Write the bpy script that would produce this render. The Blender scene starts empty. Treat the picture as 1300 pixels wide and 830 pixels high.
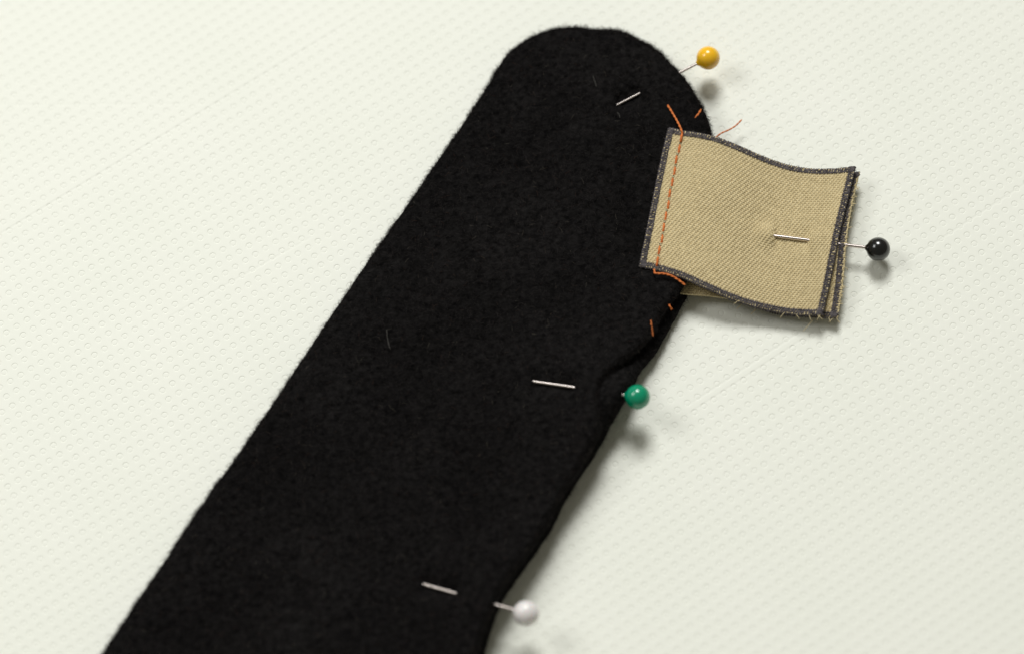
import bpy, math, random
import numpy as np
from mathutils import Vector, Matrix, geometry
random.seed(4); rng = np.random.default_rng(4)
S = 0.001                                   # everything below is written in millimetres
sc = bpy.context.scene
C = sc.collection

# ------------------------------------------------------------------ camera
TILT, ROLL, DIST, FPX = 0.42131, 0.10085, 570.44, 4341.66
def rot(axis, a):
    return np.array(Matrix.Rotation(a, 3, axis))
RC = rot('Z', ROLL) @ rot('X', -TILT)       # world -> camera
CAMPOS = RC.T @ np.array([0, 0, DIST])
cam = bpy.data.cameras.new('camera'); cam_o = bpy.data.objects.new('camera', cam); C.objects.link(cam_o)
m4 = Matrix(RC.T.tolist()).to_4x4(); m4.translation = Vector(CAMPOS * S); cam_o.matrix_world = m4
cam.sensor_fit = 'HORIZONTAL'; cam.sensor_width = 36; cam.lens = FPX / 1300 * 36
cam.clip_start = 0.02; cam.clip_end = 20
cam.dof.use_dof = True; cam.dof.aperture_fstop = 7.6; cam.dof.aperture_blades = 7
sc.camera = cam_o
sc.cycles.sample_clamp_direct = 3.0
def W(x, y, z=0.0):                         # survey: where the sight line through a photo point meets height z (mm)
    v = RC.T @ np.array([(x - 650) / FPX, -(y - 415) / FPX, -1.0])
    return CAMPOS + v * ((z - CAMPOS[2]) / v[2])
cam.dof.focus_distance = float(np.dot(RC @ (W(860, 310, 2.0) - CAMPOS), [0, 0, -1])) * S

# ------------------------------------------------------------------ light
sc.view_settings.view_transform = 'Standard'; sc.view_settings.look = 'None'
sc.view_settings.exposure = 0; sc.view_settings.gamma = 1
wd = bpy.data.worlds.new('World'); sc.world = wd; wd.use_nodes = True
bg = wd.node_tree.nodes['Background']; bg.inputs[0].default_value = (1.0, 0.95, 0.78, 1); bg.inputs[1].default_value = 0.15
def lamp(name, direction, dist, size, power, col):
    l = bpy.data.lights.new(name, 'AREA'); l.shape = 'RECTANGLE'; l.size = size[0]; l.size_y = size[1]; l.energy = power; l.color = col
    o = bpy.data.objects.new(name, l); C.objects.link(o)
    d = Vector(direction).normalized(); o.location = d * dist
    o.rotation_euler = d.to_track_quat('Z', 'Y').to_euler()
lamp('ceiling_lamp', (0.03, 0.60, 0.81), 2.6, (0.82, 0.78), 55.5, (1, 1.0, 0.99))
lamp('side_lamp', (-0.60, 0.25, 0.82), 0.60, (0.24, 0.20), 1.0, (1, 1.0, 0.99))

# ------------------------------------------------------------------ helpers
def obj(name, data, mat=None, parent=None):
    o = bpy.data.objects.new(name, data); C.objects.link(o)
    if mat: data.materials.append(mat)
    if parent: o.parent = parent
    return o
def tag(o, label=None, cat=None, group=None, kind=None):
    if label: o['label'] = label
    if cat: o['category'] = cat
    if group: o['group'] = group
    if kind: o['kind'] = kind
    return o
def thing(name, label, cat, group=None):
    o = bpy.data.objects.new(name, None); o.empty_display_size = 0.003; C.objects.link(o)
    return tag(o, label, cat, group)
def mesh_np(name, v, tri=None, quad=None, smooth=True):
    me = bpy.data.meshes.new(name); v = np.asarray(v, np.float32) * S
    faces = []; nl = 0
    tri = np.zeros((0, 3), np.int32) if tri is None else np.asarray(tri, np.int32).reshape(-1, 3)
    quad = np.zeros((0, 4), np.int32) if quad is None else np.asarray(quad, np.int32).reshape(-1, 4)
    me.vertices.add(len(v)); me.vertices.foreach_set('co', v.ravel())
    loops = np.concatenate([tri.ravel(), quad.ravel()])
    starts = np.concatenate([np.arange(len(tri)) * 3, len(tri) * 3 + np.arange(len(quad)) * 4])
    me.loops.add(len(loops)); me.loops.foreach_set('vertex_index', loops.astype(np.int32))
    me.polygons.add(len(starts)); me.polygons.foreach_set('loop_start', starts.astype(np.int32))
    if smooth: me.polygons.foreach_set('use_smooth', np.ones(len(starts), bool))
    me.update(calc_edges=True); me.validate()
    return me
def tubes(paths, radii, n=6):
    """paths: list of (k,3) arrays; radii: scalar or list of scalar / (k,) arrays -> verts, quads (with capped ends)"""
    V, Q, T, off = [], [], [], 0
    a = np.linspace(0, 2 * np.pi, n, endpoint=False)
    for i, p in enumerate(paths):
        p = np.asarray(p, float); k = len(p)
        r = radii[i] if isinstance(radii, (list, tuple)) else radii
        r = np.broadcast_to(np.asarray(r, float), (k,))
        t = np.gradient(p, axis=0); t /= np.linalg.norm(t, axis=1)[:, None] + 1e-9
        up = np.where(np.abs(t[:, 2:3]) > 0.92, np.array([[1., 0, 0]]), np.array([[0, 0, 1.]]))
        s = np.cross(t, up); s /= np.linalg.norm(s, axis=1)[:, None] + 1e-9
        b = np.cross(s, t)
        ring = p[:, None] + r[:, None, None] * (np.cos(a)[None, :, None] * s[:, None] + np.sin(a)[None, :, None] * b[:, None])
        V.append(ring.reshape(-1, 3)); V.append(p[[0, -1]])
        ii = np.arange(k - 1)[:, None] * n; jj = np.arange(n)[None]; j2 = (jj + 1) % n
        Q.append(np.stack([ii + jj, ii + j2, ii + n + j2, ii + n + jj], -1).reshape(-1, 4) + off)
        c0 = k * n; e = (k - 1) * n
        T.append(np.stack([np.full(n, c0), j2[0], jj[0]], -1) + off)
        T.append(np.stack([np.full(n, c0 + 1), e + jj[0], e + j2[0]], -1) + off)
        off += k * n + 2
    return np.concatenate(V), np.concatenate(T), np.concatenate(Q)
def tube_mesh(name, paths, radii, n=6):
    v, t, q = tubes(paths, radii, n); return mesh_np(name, v, t, q)
def spline(pts, n):
    """Catmull-Rom through pts, n samples"""
    P = np.asarray(pts, float); P = np.vstack([2 * P[0] - P[1], P, 2 * P[-1] - P[-2]]); k = len(P) - 3
    s = np.linspace(0, k - 1e-6, n); i = s.astype(int); f = (s - i)[:, None]
    a, b, c, d = P[i], P[i + 1], P[i + 2], P[i + 3]
    return 0.5 * (2 * b + (c - a) * f + (2 * a - 5 * b + 4 * c - d) * f ** 2 + (3 * b - a - 3 * c + d) * f ** 3)
def resample(P, step, closed=False):
    P = np.asarray(P, float)
    if closed: P = np.vstack([P, P[:1]])
    L = np.concatenate([[0], np.cumsum(np.linalg.norm(np.diff(P, axis=0), axis=1))])
    n = max(2, int(L[-1] / step)); s = np.linspace(0, L[-1], n + 1)
    if closed: s = s[:-1]
    return np.stack([np.interp(s, L, P[:, k]) for k in range(P.shape[1])], 1)
def seg_dist(P, A, B):
    """distance of points P (n,2) to segment AB and the parameter along it"""
    A = np.asarray(A)[:2]; B = np.asarray(B)[:2]; d = B - A
    t = ((P - A) @ d) / (d @ d); tc = np.clip(t, 0, 1)
    return np.linalg.norm(P - (A + tc[:, None] * d), axis=1), t

# ------------------------------------------------------------------ materials
def new_mat(name):
    m = bpy.data.materials.new(name); m.use_nodes = True
    return m, m.node_tree.nodes, m.node_tree.links, m.node_tree.nodes['Principled BSDF']
def mat_plain(name, col, rough=0.5, metal=0.0, spec=0.5, coat=0.0, sss=0.0):
    m, N, L, p = new_mat(name)
    p.inputs['Base Color'].default_value = (*col, 1); p.inputs['Roughness'].default_value = rough
    p.inputs['Metallic'].default_value = metal; p.inputs['Specular IOR Level'].default_value = spec
    p.inputs['Coat Weight'].default_value = coat; p.inputs['Coat Roughness'].default_value = 0.06
    if sss:
        p.inputs['Subsurface Weight'].default_value = sss; p.inputs['Subsurface Scale'].default_value = 0.0012
    return m
def varied(name, c0, c1, scale, rough=0.8, spec=0.2, bump=0.0, bscale=None, detail=3):
    m, N, L, p = new_mat(name)
    tc = N.new('ShaderNodeTexCoord'); nz = N.new('ShaderNodeTexNoise'); nz.inputs['Scale'].default_value = scale
    nz.inputs['Detail'].default_value = detail
    L.new(tc.outputs['Object'], nz.inputs['Vector'])
    cr = N.new('ShaderNodeValToRGB'); cr.color_ramp.elements[0].position = 0.3; cr.color_ramp.elements[1].position = 0.7
    cr.color_ramp.elements[0].color = (*c0, 1); cr.color_ramp.elements[1].color = (*c1, 1)
    L.new(nz.outputs['Fac'], cr.inputs['Fac']); L.new(cr.outputs['Color'], p.inputs['Base Color'])
    p.inputs['Roughness'].default_value = rough; p.inputs['Specular IOR Level'].default_value = spec
    if bump:
        n2 = N.new('ShaderNodeTexNoise'); n2.inputs['Scale'].default_value = bscale or scale; n2.inputs['Detail'].default_value = 4
        L.new(tc.outputs['Object'], n2.inputs['Vector'])
        b = N.new('ShaderNodeBump'); b.inputs['Distance'].default_value = bump; b.inputs['Strength'].default_value = 1
        L.new(n2.outputs['Fac'], b.inputs['Height']); L.new(b.outputs['Normal'], p.inputs['Normal'])
    return m
FELT = varied('black_felt', (0.0022, 0.0021, 0.0021), (0.0105, 0.0098, 0.0096), 1100, rough=1, spec=0.05, bump=0.0009, bscale=900)
_n = FELT.node_tree.nodes; _l = FELT.node_tree.links; _p = _n['Principled BSDF']; _src = _p.inputs['Base Color'].links[0].from_socket
_t = _n.new('ShaderNodeTexCoord'); _z = _n.new('ShaderNodeTexNoise'); _z.inputs['Scale'].default_value = 70; _z.inputs['Detail'].default_value = 3; _l.new(_t.outputs['Object'], _z.inputs['Vector'])
_r = _n.new('ShaderNodeMapRange'); _r.inputs['From Min'].default_value = 0.35; _r.inputs['From Max'].default_value = 0.65; _r.inputs['To Min'].default_value = 0.75; _r.inputs['To Max'].default_value = 1.2; _l.new(_z.outputs['Fac'], _r.inputs['Value'])
_m = _n.new('ShaderNodeVectorMath'); _m.operation = 'SCALE'; _l.new(_src, _m.inputs[0]); _l.new(_r.outputs[0], _m.inputs['Scale']); _l.new(_m.outputs[0], _p.inputs['Base Color'])
FUZZ, N_, L_, P_ = new_mat('black_wool_fibre')
hi = N_.new('ShaderNodeHairInfo'); cr = N_.new('ShaderNodeValToRGB'); L_.new(hi.outputs['Random'], cr.inputs['Fac'])
E0 = cr.color_ramp.elements
E0[0].position = 0; E0[0].color = (0.0024, 0.0022, 0.0022, 1); E0[1].position = 0.96; E0[1].color = (0.034, 0.030, 0.029, 1)
e = E0.new(0.985); e.color = (0.045, 0.022, 0.015, 1); e = E0.new(0.9965); e.color = (0.11, 0.10, 0.08, 1)
L_.new(cr.outputs['Color'], P_.inputs['Base Color']); P_.inputs['Roughness'].default_value = 0.9; P_.inputs['Specular IOR Level'].default_value = 0.06
YARN = varied('beige_yarn', (0.60, 0.50, 0.29), (0.72, 0.61, 0.37), 1400, rough=0.85, spec=0.12)
SHADED_SHEET = varied('beige_cloth_shaded', (0.30, 0.225, 0.115), (0.36, 0.27, 0.14), 1400, rough=0.9, spec=0.1)  # backing darker than the yarn: shade of the weave gaps put in its colour
GREY = varied('charcoal_overlock_thread', (0.042, 0.037, 0.040), (0.135, 0.120, 0.122), 1600, rough=0.8, spec=0.2)
ORANGE = varied('orange_thread', (0.52, 0.125, 0.026), (0.74, 0.225, 0.055), 2500, rough=0.6, spec=0.3)
STEEL = mat_plain('pin_steel', (0.78, 0.70, 0.66), 0.22, 1.0)
LINT = mat_plain('pale_lint', (0.13, 0.125, 0.11), 0.8)

# ------------------------------------------------------------------ table top with embossed dots
PITCH, TH = 2.0, -1.06829
E1 = np.array([math.cos(TH), math.sin(TH)]); E2 = np.array([-math.sin(TH), math.cos(TH)])
def table_material(name, dots):
    m, N, L, p = new_mat(name)
    p.inputs['Roughness'].default_value = 0.55; p.inputs['Specular IOR Level'].default_value = 0.25
    geo = N.new('ShaderNodeNewGeometry')
    def math_(op, a, b=None, c=None):
        n = N.new('ShaderNodeMath'); n.operation = op
        for k, val in enumerate((a, b, c)):
            if val is None: continue
            if hasattr(val, 'is_linked'): L.new(val, n.inputs[k])
            else: n.inputs[k].default_value = val
        return n.outputs[0]
    def dot(vec):
        n = N.new('ShaderNodeVectorMath'); n.operation = 'DOT_PRODUCT'; L.new(geo.outputs['Position'], n.inputs[0]); n.inputs[1].default_value = vec
        return n.outputs['Value']
    nz = N.new('ShaderNodeTexNoise'); nz.inputs['Scale'].default_value = 40; nz.inputs['Detail'].default_value = 5; L.new(geo.outputs['Position'], nz.inputs['Vector'])
    cr = N.new('ShaderNodeValToRGB'); cr.color_ramp.elements[0].position = 0.3; cr.color_ramp.elements[1].position = 0.7
    cr.color_ramp.elements[0].color = (0.805, 0.82, 0.735, 1); cr.color_ramp.elements[1].color = (0.825, 0.835, 0.755, 1)
    L.new(nz.outputs['Fac'], cr.inputs['Fac']); L.new(cr.outputs['Color'], p.inputs['Base Color'])
    grain = N.new('ShaderNodeTexNoise'); grain.inputs['Scale'].default_value = 1500; grain.inputs['Detail'].default_value = 3; L.new(geo.outputs['Position'], grain.inputs['Vector'])
    h = math_('MULTIPLY', grain.outputs['Fac'], 0.12)
    # old scored lines: (x0,y0,x1,y1) photo survey points, depth
    for x0, y0, x1, y1, dep in ((-60, 334, 470, 12, 1.9), (205, 408, 405, 296, 1.2), (-30, 134, 270, 132, 1.0), (868, 518, 1310, 228, 1.5), (868, 529, 1160, 338, 1.4)):
        a, b = W(x0, y0)[:2], W(x1, y1)[:2]; d = b - a; ln = np.linalg.norm(d); d /= ln; nn = np.array([-d[1], d[0]])
        dist = math_('ABSOLUTE', math_('SUBTRACT', dot((nn[0], nn[1], 0)), float(a @ nn) * S))
        along = math_('SUBTRACT', dot((d[0], d[1], 0)), float(a @ d) * S)
        prof = N.new('ShaderNodeMapRange'); prof.interpolation_type = 'SMOOTHSTEP'
        L.new(dist, prof.inputs['Value']); prof.inputs['From Min'].default_value = 0.05 * S; prof.inputs['From Max'].default_value = 0.35 * S
        prof.inputs['To Min'].default_value = 1; prof.inputs['To Max'].default_value = 0
        e0 = N.new('ShaderNodeMapRange'); L.new(along, e0.inputs['Value']); e0.inputs['From Min'].default_value = 0; e0.inputs['From Max'].default_value = 3 * S
        e1 = N.new('ShaderNodeMapRange'); L.new(along, e1.inputs['Value']); e1.inputs['From Min'].default_value = ln * S; e1.inputs['From Max'].default_value = (ln - 3) * S
        h = math_('SUBTRACT', h, math_('MULTIPLY', math_('MULTIPLY', prof.outputs[0], math_('MULTIPLY', e0.outputs[0], e1.outputs[0])), dep))
    if dots:
        fx = math_('SUBTRACT', math_('FRACT', math_('ADD', math_('MULTIPLY', dot((E1[0], E1[1], 0)), 1 / (PITCH * S)), 0.5)), 0.5)
        fy = math_('SUBTRACT', math_('FRACT', math_('ADD', math_('MULTIPLY', dot((E2[0], E2[1], 0)), 1 / (PITCH * S)), 0.5)), 0.5)
        rr = math_('SQRT', math_('ADD', math_('MULTIPLY', fx, fx), math_('MULTIPLY', fy, fy)))
        mr = N.new('ShaderNodeMapRange'); L.new(rr, mr.inputs['Value']); mr.inputs['From Min'].default_value = 0.2; mr.inputs['From Max'].default_value = 0.29
        mr.inputs['To Min'].default_value = -2.2; mr.inputs['To Max'].default_value = 0
        h = math_('ADD', h, mr.outputs[0])
    b = N.new('ShaderNodeBump'); b.inputs['Distance'].default_value = 0.013 * S; b.inputs['Strength'].default_value = 1
    L.new(h, b.inputs['Height']); L.new(b.outputs['Normal'], p.inputs['Normal'])
    return m
def dimple_patch():
    K = 12; a = np.linspace(0, 2 * np.pi, K, endpoint=False) + np.pi / 4
    c = np.stack([np.cos(a), np.sin(a)], 1)
    sq = c / np.abs(c).max(1)[:, None] * PITCH / 2
    rings = [(0.30, -0.020), (0.42, -0.027), (0.485, -0.066), (0.53, -0.036), (0.575, -0.003), (0.66, 0.003)]
    cell = [np.array([[0, 0, -0.018]])] + [np.column_stack([c * r, np.full(K, z)]) for r, z in rings] + [np.column_stack([sq, np.zeros(K)])]
    cell = np.concatenate(cell); j = np.arange(K); j2 = (j + 1) % K
    tri = np.stack([np.zeros(K, int), 1 + j, 1 + j2], 1)
    quad = np.concatenate([np.stack([1 + r * K + j, 1 + (r + 1) * K + j, 1 + (r + 1) * K + j2, 1 + r * K + j2], 1) for r in range(len(rings))])
    nmax = 90; I, J = np.meshgrid(np.arange(-nmax, nmax), np.arange(-nmax, nmax)); I = I.ravel(); J = J.ravel()
    cen = (I[:, None] * E1 + J[:, None] * E2) * PITCH
    keep = (np.abs(cen[:, 0]) < 108) & (np.abs(cen[:, 1]) < 82); cen = cen[keep]; n = len(cen)
    xy = cell[:, 0:1] * E1 + cell[:, 1:2] * E2
    depth = rng.uniform(0.88, 1.12, n)
    jit = rng.normal(0, 0.025, (n, 2))
    flat = np.zeros(len(cell)); flat[:-K] = 1
    v = np.empty((n, len(cell), 3)); v[..., :2] = cen[:, None] + xy[None] + jit[:, None] * flat[None, :, None]
    v[..., 2] = cell[None, :, 2] * depth[:, None]
    off = (np.arange(n) * len(cell))[:, None, None]
    return mesh_np('table_top', v.reshape(-1, 3), (tri[None] + off).reshape(-1, 3), (quad[None] + off).reshape(-1, 4))
o = obj('table_top', dimple_patch(), table_material('embossed_white_sheet', False)); tag(o, kind='structure')
g = 900.0
o = obj('table_base', mesh_np('table_base', [(-g, -g, -0.08), (g, -g, -0.08), (g, g, -0.08), (-g, g, -0.08)], quad=[(0, 1, 2, 3)]), table_material('embossed_white_sheet_beyond', True)); tag(o, kind='structure')

# ------------------------------------------------------------------ pins: straight lines in space (head centre, point on the felt), used by the felt too
PINS = {  # head centre (px, py, z), exposed run far end and near end (px,py,z)
    'yellow': ((899, 74, 5.3), (783, 134, 3.75), (813, 118, 4.15), 2.02),
    'green': ((809.5, 503.5, 6.9), (677, 484, 5.6), (732, 492, 6.15), 2.06),
    'white': ((668, 778, 7.5), (537, 741, 5.15), (579, 754, 5.7), 2.10),
}
def pin_line(k):
    h, f, n, r = PINS[k]; return W(*h), W(*f), W(*n)

# ------------------------------------------------------------------ felt panels
T1 = 2.45                                     # thickness of one layer
left = [(-20, 1050), (60, 930), (128, 830), (168, 770), (212, 705), (255, 640), (300, 578), (350, 505), (375, 467), (420, 400), (460, 341), (500, 284),
        (545, 219), (585, 160), (618, 110), (636, 79), (653, 60), (675, 46), (700, 38), (726, 35), (760, 37), (792, 41), (814, 53), (832, 63),
        (850, 80), (864, 94), (879, 113), (890, 133), (898, 150), (903, 166)]
right_low = [(905, 200), (900, 270), (890, 330), (874, 372), (866, 388), (855, 408), (842, 431), (829, 453), (814, 469), (806, 486), (798, 498), (788, 516),
             (774, 540), (764, 561), (751, 583), (737, 604), (719, 632), (702, 668), (686, 692), (672, 712), (655, 736), (643, 753), (635, 768), (629, 782),
             (622, 805), (616, 826), (606, 860), (570, 930), (500, 1050)]
right_up = [(905, 198), (899, 268), (887, 326), (868, 364), (852, 385), (838, 407), (825, 430), (803, 452), (778, 472), (764, 490), (760, 508), (762, 525),
            (763, 545), (756, 563), (744, 584), (730, 606), (712, 633), (695, 667), (679, 692), (665, 711), (648, 735), (637, 752), (629, 768), (622, 783),
            (614, 806), (608, 826), (597, 860), (561, 930), (490, 1050)]
def noise2(P, f, seed):
    r = np.random.default_rng(seed); z = np.zeros(len(P))
    for k in range(14):
        th = r.uniform(0, 2 * np.pi); ff = f * r.uniform(0.6, 1.7); z += np.sin((P[:, 0] * np.cos(th) + P[:, 1] * np.sin(th)) * ff + r.uniform(0, 6.28))
    return z / 14 ** 0.5
def lift(P):
    """how much the pins push the felt up (mm)"""
    z = np.zeros(len(P))
    for px, py, hgt, r in ((768, 508, 2.5, 9.0), (625, 785, 2.6, 9), (690, 695, 1.3, 9), (745, 590, 1.1, 8), (850, 100, 0.5, 6)):
        c = W(px, py, 4)[:2]; z += hgt * np.exp(-((P - c) ** 2).sum(1) / (2 * r * r))
    return z
def press_by_pin(z, P, H, F, t_in, t_end, low, high, width):
    """a cloth height z shaped by a straight pin: under the pin where it lies open (t_in..1), over it elsewhere"""
    A, B = H[:2], F[:2]; d = B - A; L = np.linalg.norm(d)
    t = ((P - A) @ d) / (L * L); off = np.abs((P - A) @ np.array([-d[1], d[0]])) / L
    zp = H[2] + (F[2] - H[2]) * t
    sm = lambda x: 1 / (1 + np.exp(-x / 0.16))
    open_ = sm((t - t_in) * L) * sm((1 - t) * L)
    want = zp - low * open_ + high * (1 - open_)
    w = np.exp(-(off / width) ** 2) * sm((t + 0.02) * L) * sm((t_end - t) * L / 4)
    need = np.where(open_ > 0.5, want - z, np.maximum(want - z, 0))
    return z + w * need
def creased(z, P):
    for k in PINS:
        H, F, Nn = pin_line(k); L = np.linalg.norm((F - H)[:2])
        z = press_by_pin(z, P, H, F, np.linalg.norm((Nn - H)[:2]) / L, 1.0 + 5.5 / L, 0.42, 0.62, 1.7)
    return z
def pucker(P):
    """the lower layer rolls up over the green pin beyond the edge of the upper one"""
    c = W(783, 500, 6)[:2]; return 3.5 * np.exp(-((P - c) ** 2).sum(1) / (2 * 3.7 ** 2))
Z_ = {'low_bot': lambda P: 0.05 + 0.35 * lift(P) + 0.4 * pucker(P), 'low_top': lambda P: T1 + 0.62 * lift(P) + pucker(P),
      'up_bot': lambda P: T1 + 0.06 + 0.62 * lift(P), 'up_top': lambda P: creased(2 * T1 + lift(P) + 0.07 * noise2(P, 0.35, 3), P) + 0.03 * noise2(P, 1.6, 5)}
def felt_layer(name, outline, zb, zt, redge, seed):
    B = resample(outline, 0.55, True)[:, :2]
    r = np.random.default_rng(seed); nb = len(B)
    # ragged cut edge
    tn = np.roll(B, -1, 0) - np.roll(B, 1, 0); tn /= np.linalg.norm(tn, axis=1)[:, None]; nr = np.stack([tn[:, 1], -tn[:, 0]], 1)
    area = 0.5 * np.sum(B[:, 0] * np.roll(B[:, 1], -1) - np.roll(B[:, 0], -1) * B[:, 1])
    if area < 0: nr = -nr
    s = np.arange(nb); wob = sum(np.sin(s * f + r.uniform(0, 6)) for f in (0.31, 0.57, 0.93, 1.7)) * 0.022 + r.normal(0, 0.014, nb)
    B = B + nr * wob[:, None]
    x0, y0 = B.min(0); x1, y1 = B.max(0)
    gx, gy = np.meshgrid(np.arange(x0, x1, 0.75), np.arange(y0, y1, 0.75)); G = np.stack([gx.ravel(), gy.ravel()], 1) + r.uniform(-0.15, 0.15, (gx.size, 2))
    def inside(P):
        c = np.zeros(len(P), bool)
        for i in range(nb):
            a, b = B[i], B[(i + 1) % nb]
            hit = ((a[1] > P[:, 1]) != (b[1] > P[:, 1])) & (P[:, 0] < (b[0] - a[0]) * (P[:, 1] - a[1]) / (b[1] - a[1] + 1e-12) + a[0]); c ^= hit
        return c
    def bdist(P):
        out = np.full(len(P), 1e9)
        for i in range(nb):
            a, b = B[i], B[(i + 1) % nb]; d = b - a; t = np.clip(((P - a) @ d) / (d @ d + 1e-12), 0, 1)
            out = np.minimum(out, ((P - a - t[:, None] * d) ** 2).sum(1))
        return np.sqrt(out)
    G = G[inside(G)]; G = G[bdist(G) > redge * 0.85]
    pts = [B]
    for d in (0.10, 0.28, 0.55, 0.95):
        q = B - nr * d * redge; dd = bdist(q); ok = inside(q) & (dd > d * redge * 0.8); pts.append(q[ok])
    pts.append(G); P = np.concatenate(pts)
    res = geometry.delaunay_2d_cdt([Vector(p) for p in P], [(i, (i + 1) % nb) for i in range(nb)], [], 1, 1e-6)
    P2 = np.array([tuple(v) for v in res[0]]); T = np.array([f for f in res[2]], int)
    a, b, c = P2[T[:, 0]], P2[T[:, 1]], P2[T[:, 2]]
    cr_ = (b[:, 0] - a[:, 0]) * (c[:, 1] - a[:, 1]) - (b[:, 1] - a[:, 1]) * (c[:, 0] - a[:, 0])
    T[cr_ < 0] = T[cr_ < 0][:, ::-1]
    D = bdist(P2); D[D < 1e-4] = 0
    prof = np.sqrt(np.clip(1 - (1 - np.clip(D / redge, 0, 1)) ** 2, 0, 1))
    z0, z1 = zb(P2), zt(P2); mid = z0 + (z1 - z0) * 0.5
    top = np.column_stack([P2, mid + (z1 - mid) * prof]); bot = np.column_stack([P2, mid + (z0 - mid) * np.sqrt(prof)])
    n = len(P2); idx = np.arange(n) + n; idx[D == 0] = np.where(D == 0)[0]
    V = np.concatenate([top, bot]); TT = np.concatenate([T, idx[T][:, ::-1]])
    return V, TT, T, D, nr, B
def px_outline(right, zr):
    L = [W(x, y, 4.3) for x, y in left]
    R = [W(x, y, z) for (x, y), z in zip(right, zr)]
    loop = np.array(L + R); a = spline(loop[:len(L) + len(R)], 900)
    return a[:, :2]
def zsil(pts, zb, zt):
    q = np.array([W(x, y, 3)[:2] for x, y in pts]); return 0.5 * (zb(q) + zt(q))
low_out = px_outline(right_low, zsil(right_low, Z_['low_bot'], Z_['low_top']))
up_out = px_outline(right_up, zsil(right_up, Z_['up_bot'], Z_['up_top']))
def fuzz(name, V, T, D, parent, density, seed, edge_n, length=(0.5, 1.4), rad=0.013):
    r = np.random.default_rng(seed)
    a, b, c = V[T[:, 0]], V[T[:, 1]], V[T[:, 2]]; nn = np.cross(b - a, c - a); ar = np.linalg.norm(nn, axis=1) / 2; nrm = nn / (2 * ar[:, None] + 1e-12)
    def sample(n, w):
        i = r.choice(len(T), n, p=w / w.sum()); u, v = r.random(n), r.random(n); k = u + v > 1; u[k] = 1 - u[k]; v[k] = 1 - v[k]
        return a[i] + u[:, None] * (b - a)[i] + v[:, None] * (c - a)[i], nrm[i], i
    n1 = int(ar.sum() * density); p1, m1, i1 = sample(n1, ar)
    cen = (a + b + c)[:, :2] / 3; tuft = np.exp(0.55 * noise2(cen, 1.1, seed + 50) + 0.5 * noise2(cen, 0.3, seed + 60) + 2.0 * np.exp(-((cen - W(818, 62, 4)[:2]) ** 2).sum(1) / 90))
    near = ar * (D[T].max(1) < 1.0) * tuft; p2, m2, i2 = sample(edge_n, near)
    p = np.concatenate([p1, p2]); m = np.concatenate([m1, m2]); n = len(p)
    t = r.normal(size=(n, 3)); t -= (t * m).sum(1)[:, None] * m; t /= np.linalg.norm(t, axis=1)[:, None]
    rise = np.concatenate([r.uniform(0.05, 0.5, n1), r.uniform(0.2, 1.6, edge_n)])
    d0 = t + m * rise[:, None]; d0 /= np.linalg.norm(d0, axis=1)[:, None]
    t2 = np.cross(m, t) * r.normal(0, 0.6, n)[:, None]
    ln = np.concatenate([r.uniform(*length, n1), r.uniform(0.25, 0.85, edge_n) * r.choice([1, 1, 1.6], edge_n)])[:, None]
    K = 4; pos = np.empty((n, K, 3)); pos[:, 0] = p - m * 0.05
    for k in range(1, K):
        d = d0 + t2 * (k / 2.5) - m * (0.12 * k) * (rise[:, None] < 0.6); d /= np.linalg.norm(d, axis=1)[:, None]
        pos[:, k] = pos[:, k - 1] + d * ln / (K - 1)
    pos[..., 2] = np.maximum(pos[..., 2], 0.02)
    cu = bpy.data.hair_curves.new(name); cu.add_curves([K] * n)
    cu.attributes['position'].data.foreach_set('vector', (pos * S).astype(np.float32).ravel())
    at = cu.attributes.get('radius') or cu.attributes.new('radius', 'FLOAT', 'POINT')
    rr = np.tile(np.array([1, 1, 0.9, 0.45]), (n, 1)) * rad * r.uniform(0.7, 1.3, n)[:, None]
    at.data.foreach_set('value', (rr * S).astype(np.float32).ravel())
    o = obj(name, cu, FUZZ, parent); o['kind'] = 'stuff'
    return o
V, TT, T, D, nr, B = felt_layer('felt_panel', low_out, Z_['low_bot'], Z_['low_top'], 1.1, 1)
lower = obj('felt_panel', mesh_np('felt_panel', V, TT), FELT)
tag(lower, 'lower black felt panel on the white sheet, only its edge showing by the green pin', 'felt panel', 'black felt panels')
edge_mask = (D[T].max(1) < 3.5)
fuzz('fuzz', V, T[edge_mask], D, lower, 6, 11, 12000)
V, TT, T, D, nr, B = felt_layer('felt_panel', up_out, Z_['up_bot'], Z_['up_top'], 1.25, 2)
upper = obj('felt_panel', mesh_np('felt_panel', V, TT), FELT)
tag(upper, 'upper black wool felt panel with round end, carrying the beige tab', 'felt panel', 'black felt panels')
fuzz('fuzz', V, T, D, upper, 13, 12, 21000)
def felt_z(P):
    return Z_['up_top'](np.atleast_2d(np.asarray(P, float)[..., :2]))

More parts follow.
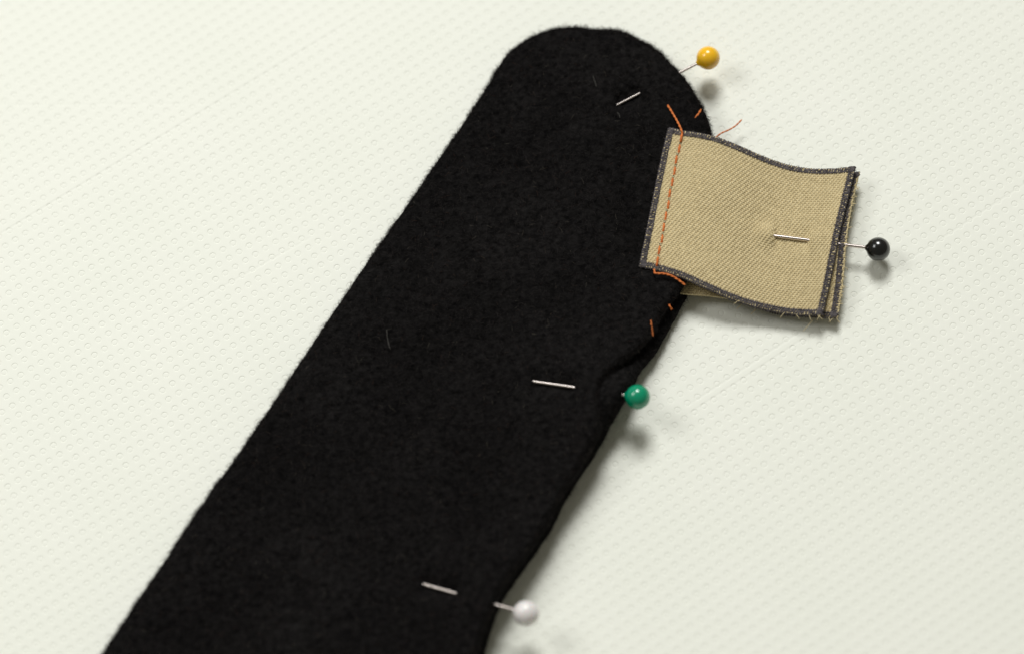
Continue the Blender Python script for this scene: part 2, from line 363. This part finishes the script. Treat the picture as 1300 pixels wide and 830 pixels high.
# ------------------------------------------------------------------ pins
def make_pin(cols, label, H, tip, r_head, mat, r_shaft=0.25):
    root = thing('sewing_pin', label, 'pin', 'ball headed sewing pins')
    d = (tip - H); Ln = np.linalg.norm(d); d /= Ln
    root.location = Vector(H * S)
    k = 28; th = np.linspace(0, np.pi, 19)
    # moulded ball head with a small collar where the shaft enters, turned around the shaft
    prof = [(r_head * math.sin(t), -r_head * math.cos(t)) for t in th[:-2]] + [(0.55, r_head * 0.985), (0.42, r_head * 1.06), (0.30, r_head * 1.10)]
    s = np.cross(d, [0, 0, 1.]); s /= np.linalg.norm(s); b = np.cross(s, d)
    a = np.linspace(0, 2 * np.pi, k, endpoint=False)
    V = np.concatenate([[d * z + (s * math.cos(x) + b * math.sin(x)) * rr for x in a] for rr, z in prof])
    n = len(prof); ii = np.arange(n - 1)[:, None] * k; jj = np.arange(k)[None]; j2 = (jj + 1) % k
    Q = np.stack([ii + jj, ii + k + jj, ii + k + j2, ii + j2], -1).reshape(-1, 4)
    obj('head', mesh_np('head', V, quad=Q[:, ::-1]), mat, root)
    z = np.concatenate([[r_head * 0.9], np.linspace(r_head * 1.02, Ln - 4, 12), [Ln - 2, Ln - 0.8, Ln]])
    rr = np.concatenate([np.full(13, r_shaft), [r_shaft * 0.7, r_shaft * 0.35, 0.02]])
    obj('shaft', tube_mesh('shaft', [d * z[:, None]], rr, 12), STEEL, root)
    return root
def head_mat(name, c):
    m = mat_plain(name, c, 0.22, 0, 0.5, 0.6, 0.15); return m
PIN_LOOK = {'yellow': (head_mat('yellow_plastic', (0.92, 0.52, 0.016)), 'yellow ball headed pin through the rounded top of the black felt', 0.235),
            'green': (head_mat('green_plastic', (0.0, 0.275, 0.14)), 'green ball headed pin at the right edge of the black felt', 0.27),
            'white': (head_mat('white_plastic', (0.80, 0.77, 0.76)), 'white ball headed pin at the bottom of the black felt', 0.28)}
for k, (mt, lb, rs) in PIN_LOOK.items():
    H, F, Nn = pin_line(k); d = (F - H) / np.linalg.norm(F - H)
    make_pin(k, lb, H, F + d * 6.5, PINS[k][3], mt, rs)

# ------------------------------------------------------------------ beige tabs with overlocked edges
def tab_surface(top, bottom, lft, rgt):
    """top,bottom: [(px,py,z)..] left to right; lft,rgt: top to bottom -> callable (u,v)->mm, by a Coons patch"""
    n = 200; cs = [resample(spline([W(*p) for p in c], 400), 0.05) for c in (top, bottom, lft, rgt)]
    cs = [np.stack([np.interp(np.linspace(0, 1, n), np.linspace(0, 1, len(c)), c[:, k]) for k in range(3)], 1) for c in cs]
    def cv(c, t):
        x = np.linspace(0, 1, n); return np.stack([np.interp(t, x, c[:, k]) for k in range(3)], -1)
    tp, bt, lf, rg = cs
    def f(u, v):
        u, v = np.broadcast_arrays(np.asarray(u, float), np.asarray(v, float)); uc, vc = u[..., None], v[..., None]
        P = (1 - vc) * cv(tp, u) + vc * cv(bt, u) + (1 - uc) * cv(lf, v) + uc * cv(rg, v)
        P -= (1 - uc) * (1 - vc) * tp[0] + uc * (1 - vc) * tp[-1] + (1 - uc) * vc * bt[0] + uc * vc * bt[-1]
        return P
    return f
def dented(f, marks):
    """f with soft bumps and dents: (u, v, du, dv, height)"""
    def g(u, v):
        P = f(u, v)
        for a, b, su, sv, hgt in marks: P[..., 2] += hgt * np.exp(-((np.asarray(u) - a) / su) ** 2 - ((np.asarray(v) - b) / sv) ** 2)
        return P
    return g
def frame(f, u, v, e=1e-3):
    P = f(u, v); du = f(np.clip(u + e, 0, 1), v) - f(np.clip(u - e, 0, 1), v); dv = f(u, np.clip(v + e, 0, 1)) - f(u, np.clip(v - e, 0, 1))
    du /= np.linalg.norm(du, axis=-1, keepdims=True); dv /= np.linalg.norm(dv, axis=-1, keepdims=True)
    nn = np.cross(dv, du); nn /= np.linalg.norm(nn, axis=-1, keepdims=True); return P, du, dv, nn
def weave(f, nu, nv, seg, sides, seed):
    """every warp and weft yarn of a 2/1 twill"""
    r = np.random.default_rng(seed); paths, radii = [], []
    def wave(over, s):                                       # smooth height through the crossings
        i = np.clip(np.floor(s).astype(int), 0, len(over) - 2); t = np.clip(s - i, 0, 1); t = t * t * (3 - 2 * t)
        return over[i] * (1 - t) + over[i + 1] * t
    for k in range(nu):
        u = (k + 0.5) / nu; v = np.linspace(0.002, 0.998, nv * seg + 1)
        uu = np.full_like(v, u) + r.normal(0, 0.04 / nu) + 0.05 / nu * np.sin(v * 40 + r.uniform(0, 6))
        P, du, dv, nn = frame(f, uu, v); over = np.where((k + np.arange(nv)) % 3 == 0, -0.19, 0.13)
        paths.append(P + nn * wave(over, v * nv - 0.5)[:, None]); radii.append(0.112 * (1 + 0.06 * r.normal() + 0.05 * np.sin(v * 90 + r.uniform(0, 6))))
    for k in range(nv):
        v = (k + 0.5) / nv; u = np.linspace(0.002, 0.998, nu * 2 + 1)
        vv = np.full_like(u, v) + r.normal(0, 0.03 / nv) + 0.04 / nv * np.sin(u * 40 + r.uniform(0, 6))
        P, du, dv, nn = frame(f, u, vv); over = np.where((k + np.arange(nu)) % 3 == 0, 0.03, -0.05)
        paths.append(P + nn * wave(over, u * nu - 0.5)[:, None]); radii.append(0.150 * (1 + 0.06 * r.normal() + 0.05 * np.sin(u * 90 + r.uniform(0, 6))))
    return tubes(paths, radii, sides)
def edge_pts(f, side, t, inset):
    if side == 't': return frame(f, t, np.full_like(t, inset))
    if side == 'b': return frame(f, t, np.full_like(t, 1 - inset))
    if side == 'l': return frame(f, np.full_like(t, inset), t)
    return frame(f, np.full_like(t, 1 - inset), t)
def overlock(f, side, length, seed, width=0.86, thick=0.24, pitch=0.42, rad=0.118, inset_mm=0.35, size=(32, 25), t0=0.0, t1=1.0):
    r = np.random.default_rng(seed); n = int(length * (t1 - t0) / pitch); per = 12
    inset = inset_mm / (size[1] if side in 'tb' else size[0])
    paths, hair = [], []
    for slant, ph in ((1, 0.0), (-1, 0.5)):
        k = np.arange(n * per + 1) / per
        jit = np.interp(k, np.arange(n + 2), r.normal(0, 0.2, n + 2)); wj = 1 + np.interp(k, np.arange(n + 2), r.normal(0, 0.16, n + 2))
        a = 2 * np.pi * (k + ph); t = np.clip(t0 + (k + jit + slant * 0.32 * np.sin(a)) / n * (t1 - t0), 0.0, 1.0)
        P, du, dv, nn = edge_pts(f, side, t, inset); out = {'t': -dv, 'b': dv, 'l': -du, 'r': du}[side]
        paths.append(P + out * (width / 2 * wj * np.sin(a))[:, None] + nn * (thick * np.cos(a))[:, None])
    # looper threads running along the edge, on top and on the rim
    for x, z in ((-0.45, 0.22), (0.48, 0.03)):
        t = np.linspace(t0, t1, n * 4); s = np.arange(n * 4)
        P, du, dv, nn = edge_pts(f, side, t, inset); out = {'t': -dv, 'b': dv, 'l': -du, 'r': du}[side]
        paths.append(P + out * (x * width + 0.12 * np.sin(s * 1.6 + x * 9) + r.normal(0, 0.03, len(s)))[:, None] + nn * (z + 0.05 * np.cos(s * 1.6))[:, None])
    # stray hairs of thread
    for q in range(int(length * 0.7)):
        t = np.full(3, r.uniform(t0, t1)); P, du, dv, nn = edge_pts(f, side, t, inset); out = {'t': -dv, 'b': dv, 'l': -du, 'r': du}[side]
        q3 = np.linspace(0, 1, 3)[:, None]; al = du if side in 'tb' else dv; hl = r.uniform(0.1, 0.55)
        paths.append(P + out * (r.choice([-1, 1, 1]) * (width * 0.42 + hl * q3)) + al * (r.normal(0, 0.3) * q3) + nn * (0.1 + r.uniform(0, 0.35) * q3))
        hair.append(len(paths) - 1)
    return tube_mesh('overlock_edge', paths, [0.03 if i in set(hair) else rad for i in range(len(paths))], 5)
def frays(f, side, spots, seed, rad=0.045):
    r = np.random.default_rng(seed); paths = []
    for t, ln, bend in spots:
        P, du, dv, nn = edge_pts(f, side, np.array([t]), 0.0); out = {'t': -dv, 'b': dv, 'l': -du, 'r': du}[side][0]; al = (du if side in 'tb' else dv)[0]
        s = np.linspace(0, 1, 7)[:, None]; paths.append(P[0] - out * 0.3 + out * (ln + 0.3) * s + al * bend * s ** 1.5 + nn[0] * (0.25 * np.sin(s * 3)))
        paths[-1][:, 2] = np.maximum(paths[-1][:, 2], 0.06)
    return tube_mesh('fray', paths, rad, 5)
def build_tab(label, f, size, counts, seed):
    root = thing('fabric_tab', label, 'fabric tab', 'beige fabric tabs')
    u, v = np.meshgrid(np.linspace(0.004, 0.996, 60), np.linspace(0.004, 0.996, 50)); P = f(u, v); idx = np.arange(3000).reshape(50, 60)
    Q = np.stack([idx[:-1, :-1], idx[1:, :-1], idx[1:, 1:], idx[:-1, 1:]], -1).reshape(-1, 4)
    o = obj('cloth', mesh_np('cloth', P.reshape(-1, 3), quad=Q), SHADED_SHEET, root)
    vv, tt, qq = weave(f, *counts, seed)
    w = obj('woven_yarn', mesh_np('woven_yarn', vv, tt, qq), YARN, root); w['kind'] = 'stuff'
    return root

# upper tab
UZ = dict(tl=5.0, bl=5.0)
up = tab_surface(
    top=[(849, 163, 5.15), (868, 167, 5.3), (893, 171, 5.5), (912, 176, 5.4), (940, 187, 4.7), (970, 200, 3.7), (1000, 210, 3.0), (1030, 215, 3.0), (1060, 215, 3.5), (1086, 212, 4.2)],
    bottom=[(812, 339, 5.1), (834, 343, 5.2), (866, 353, 5.3), (895, 366, 4.9), (925, 379, 4.1), (955, 389, 3.2), (985, 396, 2.7), (1015, 400, 2.7), (1044, 400, 3.1)],
    lft=[(849, 163, 5.15), (842, 192, 5.1), (832, 240, 5.1), (821, 295, 5.1), (812, 339, 5.1)],
    rgt=[(1086, 212, 4.2), (1076, 252, 4.2), (1065, 298, 4.3), (1056, 345, 3.9), (1044, 400, 3.1)])
lo = tab_surface(
    top=[(858, 180, 2.7), (905, 186, 2.6), (950, 196, 2.2), (1000, 214, 1.7), (1050, 221, 2.2), (1092, 219, 2.9)],
    bottom=[(822, 366, 2.7), (868, 374, 2.6), (902, 377, 2.3), (940, 383, 1.9), (985, 398, 1.5), (1030, 402, 1.7), (1064, 404, 2.2)],
    lft=[(858, 180, 2.7), (843, 260, 2.7), (822, 366, 2.7)],
    rgt=[(1092, 219, 2.9), (1082, 262, 3.2), (1075, 308, 3.5), (1071, 355, 3.1), (1064, 404, 2.2)])
BH, BF, BN = W(1115, 316.5, 3.3), W(982, 299.5, 3.5), W(1028, 305, 3.43)
def pinned(f):
    L = np.linalg.norm((BF - BH)[:2]); ti = np.linalg.norm((BN - BH)[:2]) / L
    def g(u, v):
        P = f(u, v); q = P.reshape(-1, 3)
        q[:, 2] = press_by_pin(q[:, 2].copy(), q[:, :2], BH, BF, ti, 1 + 3.2 / L, 0.50, 0.62, 1.9)
        return P
    return g
up = pinned(dented(up, [(0.50, 0.55, 0.09, 0.12, 0.25), (0.33, 0.32, 0.17, 0.22, 0.55), (0.62, 0.42, 0.12, 0.24, -0.45), (0.40, 0.85, 0.15, 0.12, 0.2)]))
upper_tab = build_tab('upper beige woven tab with dark overlocked edges and an orange seam on black felt', up, (32, 25), (150, 72, 3, 5), 21)
lower_tab = build_tab('lower beige woven tab mostly hidden under its twin, right edge showing', lo, (32, 25), (150, 72, 2, 4), 22)
for root, f, sides in ((upper_tab, up, 'tblr'), (lower_tab, lo, 'tbr')):
    for i, sd in enumerate(sides):
        ln = 32 if sd in 'tb' else 25
        obj('overlock_edge', overlock(f, sd, ln, 30 + i, inset_mm=(0.42 if root is upper_tab or sd != 'r' else 0.75), t0=(0.42 if root is lower_tab and sd == 'b' else 0.0)), GREY, root)
o = obj('fray', frays(up, 'b', [(0.80, 0.9, -0.5), (0.86, 0.7, 0.8), (0.93, 1.0, 0.6), (0.97, 0.8, 1.2), (0.99, 0.9, -0.4), (0.55, 0.6, -0.6)], 3), YARN, upper_tab); o['kind'] = 'stuff'
o = obj('fray', frays(lo, 'b', [(0.5, 1.5, -0.9), (0.58, 1.6, -1.0), (0.88, 2.6, -1.6), (0.95, 0.8, 0.5), (0.99, 0.9, 0.8), (0.98, 0.8, -0.8)], 4), YARN, lower_tab); o['kind'] = 'stuff'
o = obj('fray', frays(lo, 'r', [(t, 0.2 + 0.45 * random.random() ** 2, random.uniform(-0.5, 0.5)) for t in sorted(random.uniform(0.03, 0.98) for _ in range(34))], 5, 0.05), YARN, lower_tab); o['kind'] = 'stuff'

# orange seam, one stitch at a time
def ply(path, r, twist=2.2, n=6):
    """two-ply sewing thread"""
    p = np.asarray(path, float); L = np.concatenate([[0], np.cumsum(np.linalg.norm(np.diff(p, axis=0), axis=1))])
    t = np.gradient(p, axis=0); t /= np.linalg.norm(t, axis=1)[:, None]; s = np.cross(t, [0, 0, 1.]); s /= np.linalg.norm(s, axis=1)[:, None] + 1e-9; b = np.cross(s, t)
    a = L * 2 * np.pi / twist; off = r * 0.55
    return [p + off * (np.cos(a + k)[:, None] * s + np.sin(a + k)[:, None] * b) for k in (0, np.pi)]
NST = 12
for i in range(NST):
    t0, t1 = i / NST, (i + 1) / NST
    q = np.linspace(0.0, 1.0, 12); v = 0.012 + 0.976 * (t0 + (t1 - t0) * (0.12 + 0.76 * q))
    u = 0.078 + 0.010 * v + 0.002 * np.sin(i * 2.3) + 0.003 * (q - 0.5)
    P, du, dv, nn = frame(up, u, v); hgt = -0.12 + 0.40 * np.sin(np.pi * q) ** 0.45
    if i in (0, NST - 1): hgt = hgt + 0.28
    obj('stitch', tube_mesh('stitch', ply(P + nn * hgt[:, None], 0.16, 1.6), 0.138, 7), ORANGE, upper_tab)
    if i:                                                   # black cup between two stitches, its colour the painted shade of a needle hole
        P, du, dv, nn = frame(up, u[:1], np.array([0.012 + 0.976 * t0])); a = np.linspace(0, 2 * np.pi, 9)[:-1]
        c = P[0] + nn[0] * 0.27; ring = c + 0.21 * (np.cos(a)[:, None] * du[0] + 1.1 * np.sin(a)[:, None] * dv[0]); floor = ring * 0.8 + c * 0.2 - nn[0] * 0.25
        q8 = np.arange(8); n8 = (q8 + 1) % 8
        obj('needle_hole_shade', mesh_np('needle_hole_shade', np.concatenate([ring, floor, [floor.mean(0)]]), np.stack([np.full(8, 16), 8 + q8, 8 + n8], 1), np.stack([q8, n8, 8 + n8, 8 + q8], 1)), FELT, upper_tab)
def tail(pts, parent, r=0.15):
    p = spline([W(*q) for q in pts], 26); obj('thread_tail', tube_mesh('thread_tail', ply(p, r, 1.5), r * 0.85, 7), ORANGE, parent)
tail([(866.5, 170, 5.75), (864, 163, 5.9), (859, 153, 5.6), (852, 141, 5.3), (847.5, 134, 5.1)], upper_tab, 0.148)
tail([(830.5, 342, 5.7), (832, 347, 5.9), (842, 347.5, 5.8), (852, 350, 5.6), (862, 356, 5.3), (870, 362, 4.9)], upper_tab, 0.148)
tail([(905, 178, 2.8), (915, 170, 2.9), (925, 165.5, 2.9), (934, 160, 2.8), (941.5, 152.5, 2.7)], lower_tab, 0.11)
tail([(882, 150, 4.9), (886, 146, 5.0), (890, 139.5, 4.9)], lower_tab, 0.14)
tail([(847, 385, 3.9), (850, 388, 4.3), (853, 393, 3.9)], lower_tab, 0.14)
tail([(826, 402, 5.0), (827, 412, 5.3), (829, 426, 5.0)], lower_tab, 0.12)

# black pin through both tabs
H, F = BH, BF
make_pin('black', 'black ball headed pin holding the two beige tabs together', H, F + (F - H) / np.linalg.norm(F - H) * 2.6, 2.0, head_mat('black_plastic', (0.006, 0.006, 0.006)), 0.29)

# ------------------------------------------------------------------ lint
for pts, lb in (([(491, 419), (492, 430), (494, 439), (496, 444)], 'pale curved lint fibre on the black felt left of the green pin'),
                ([(753, 98), (755, 104), (757, 111)], 'thin pale lint hair on the black felt below its rounded top'),
                ([(784, 144), (786, 147), (787, 151)], 'tiny pale lint fibre just below the yellow pin point')):
    p = np.array([W(x, y, 4.9) for x, y in pts]); p[:, 2] = felt_z(p) + 0.25
    tag(obj('lint_fibre', tube_mesh('lint_fibre', [spline(p, 12)], 0.026, 5), LINT), lb, 'lint', 'lint fibres')
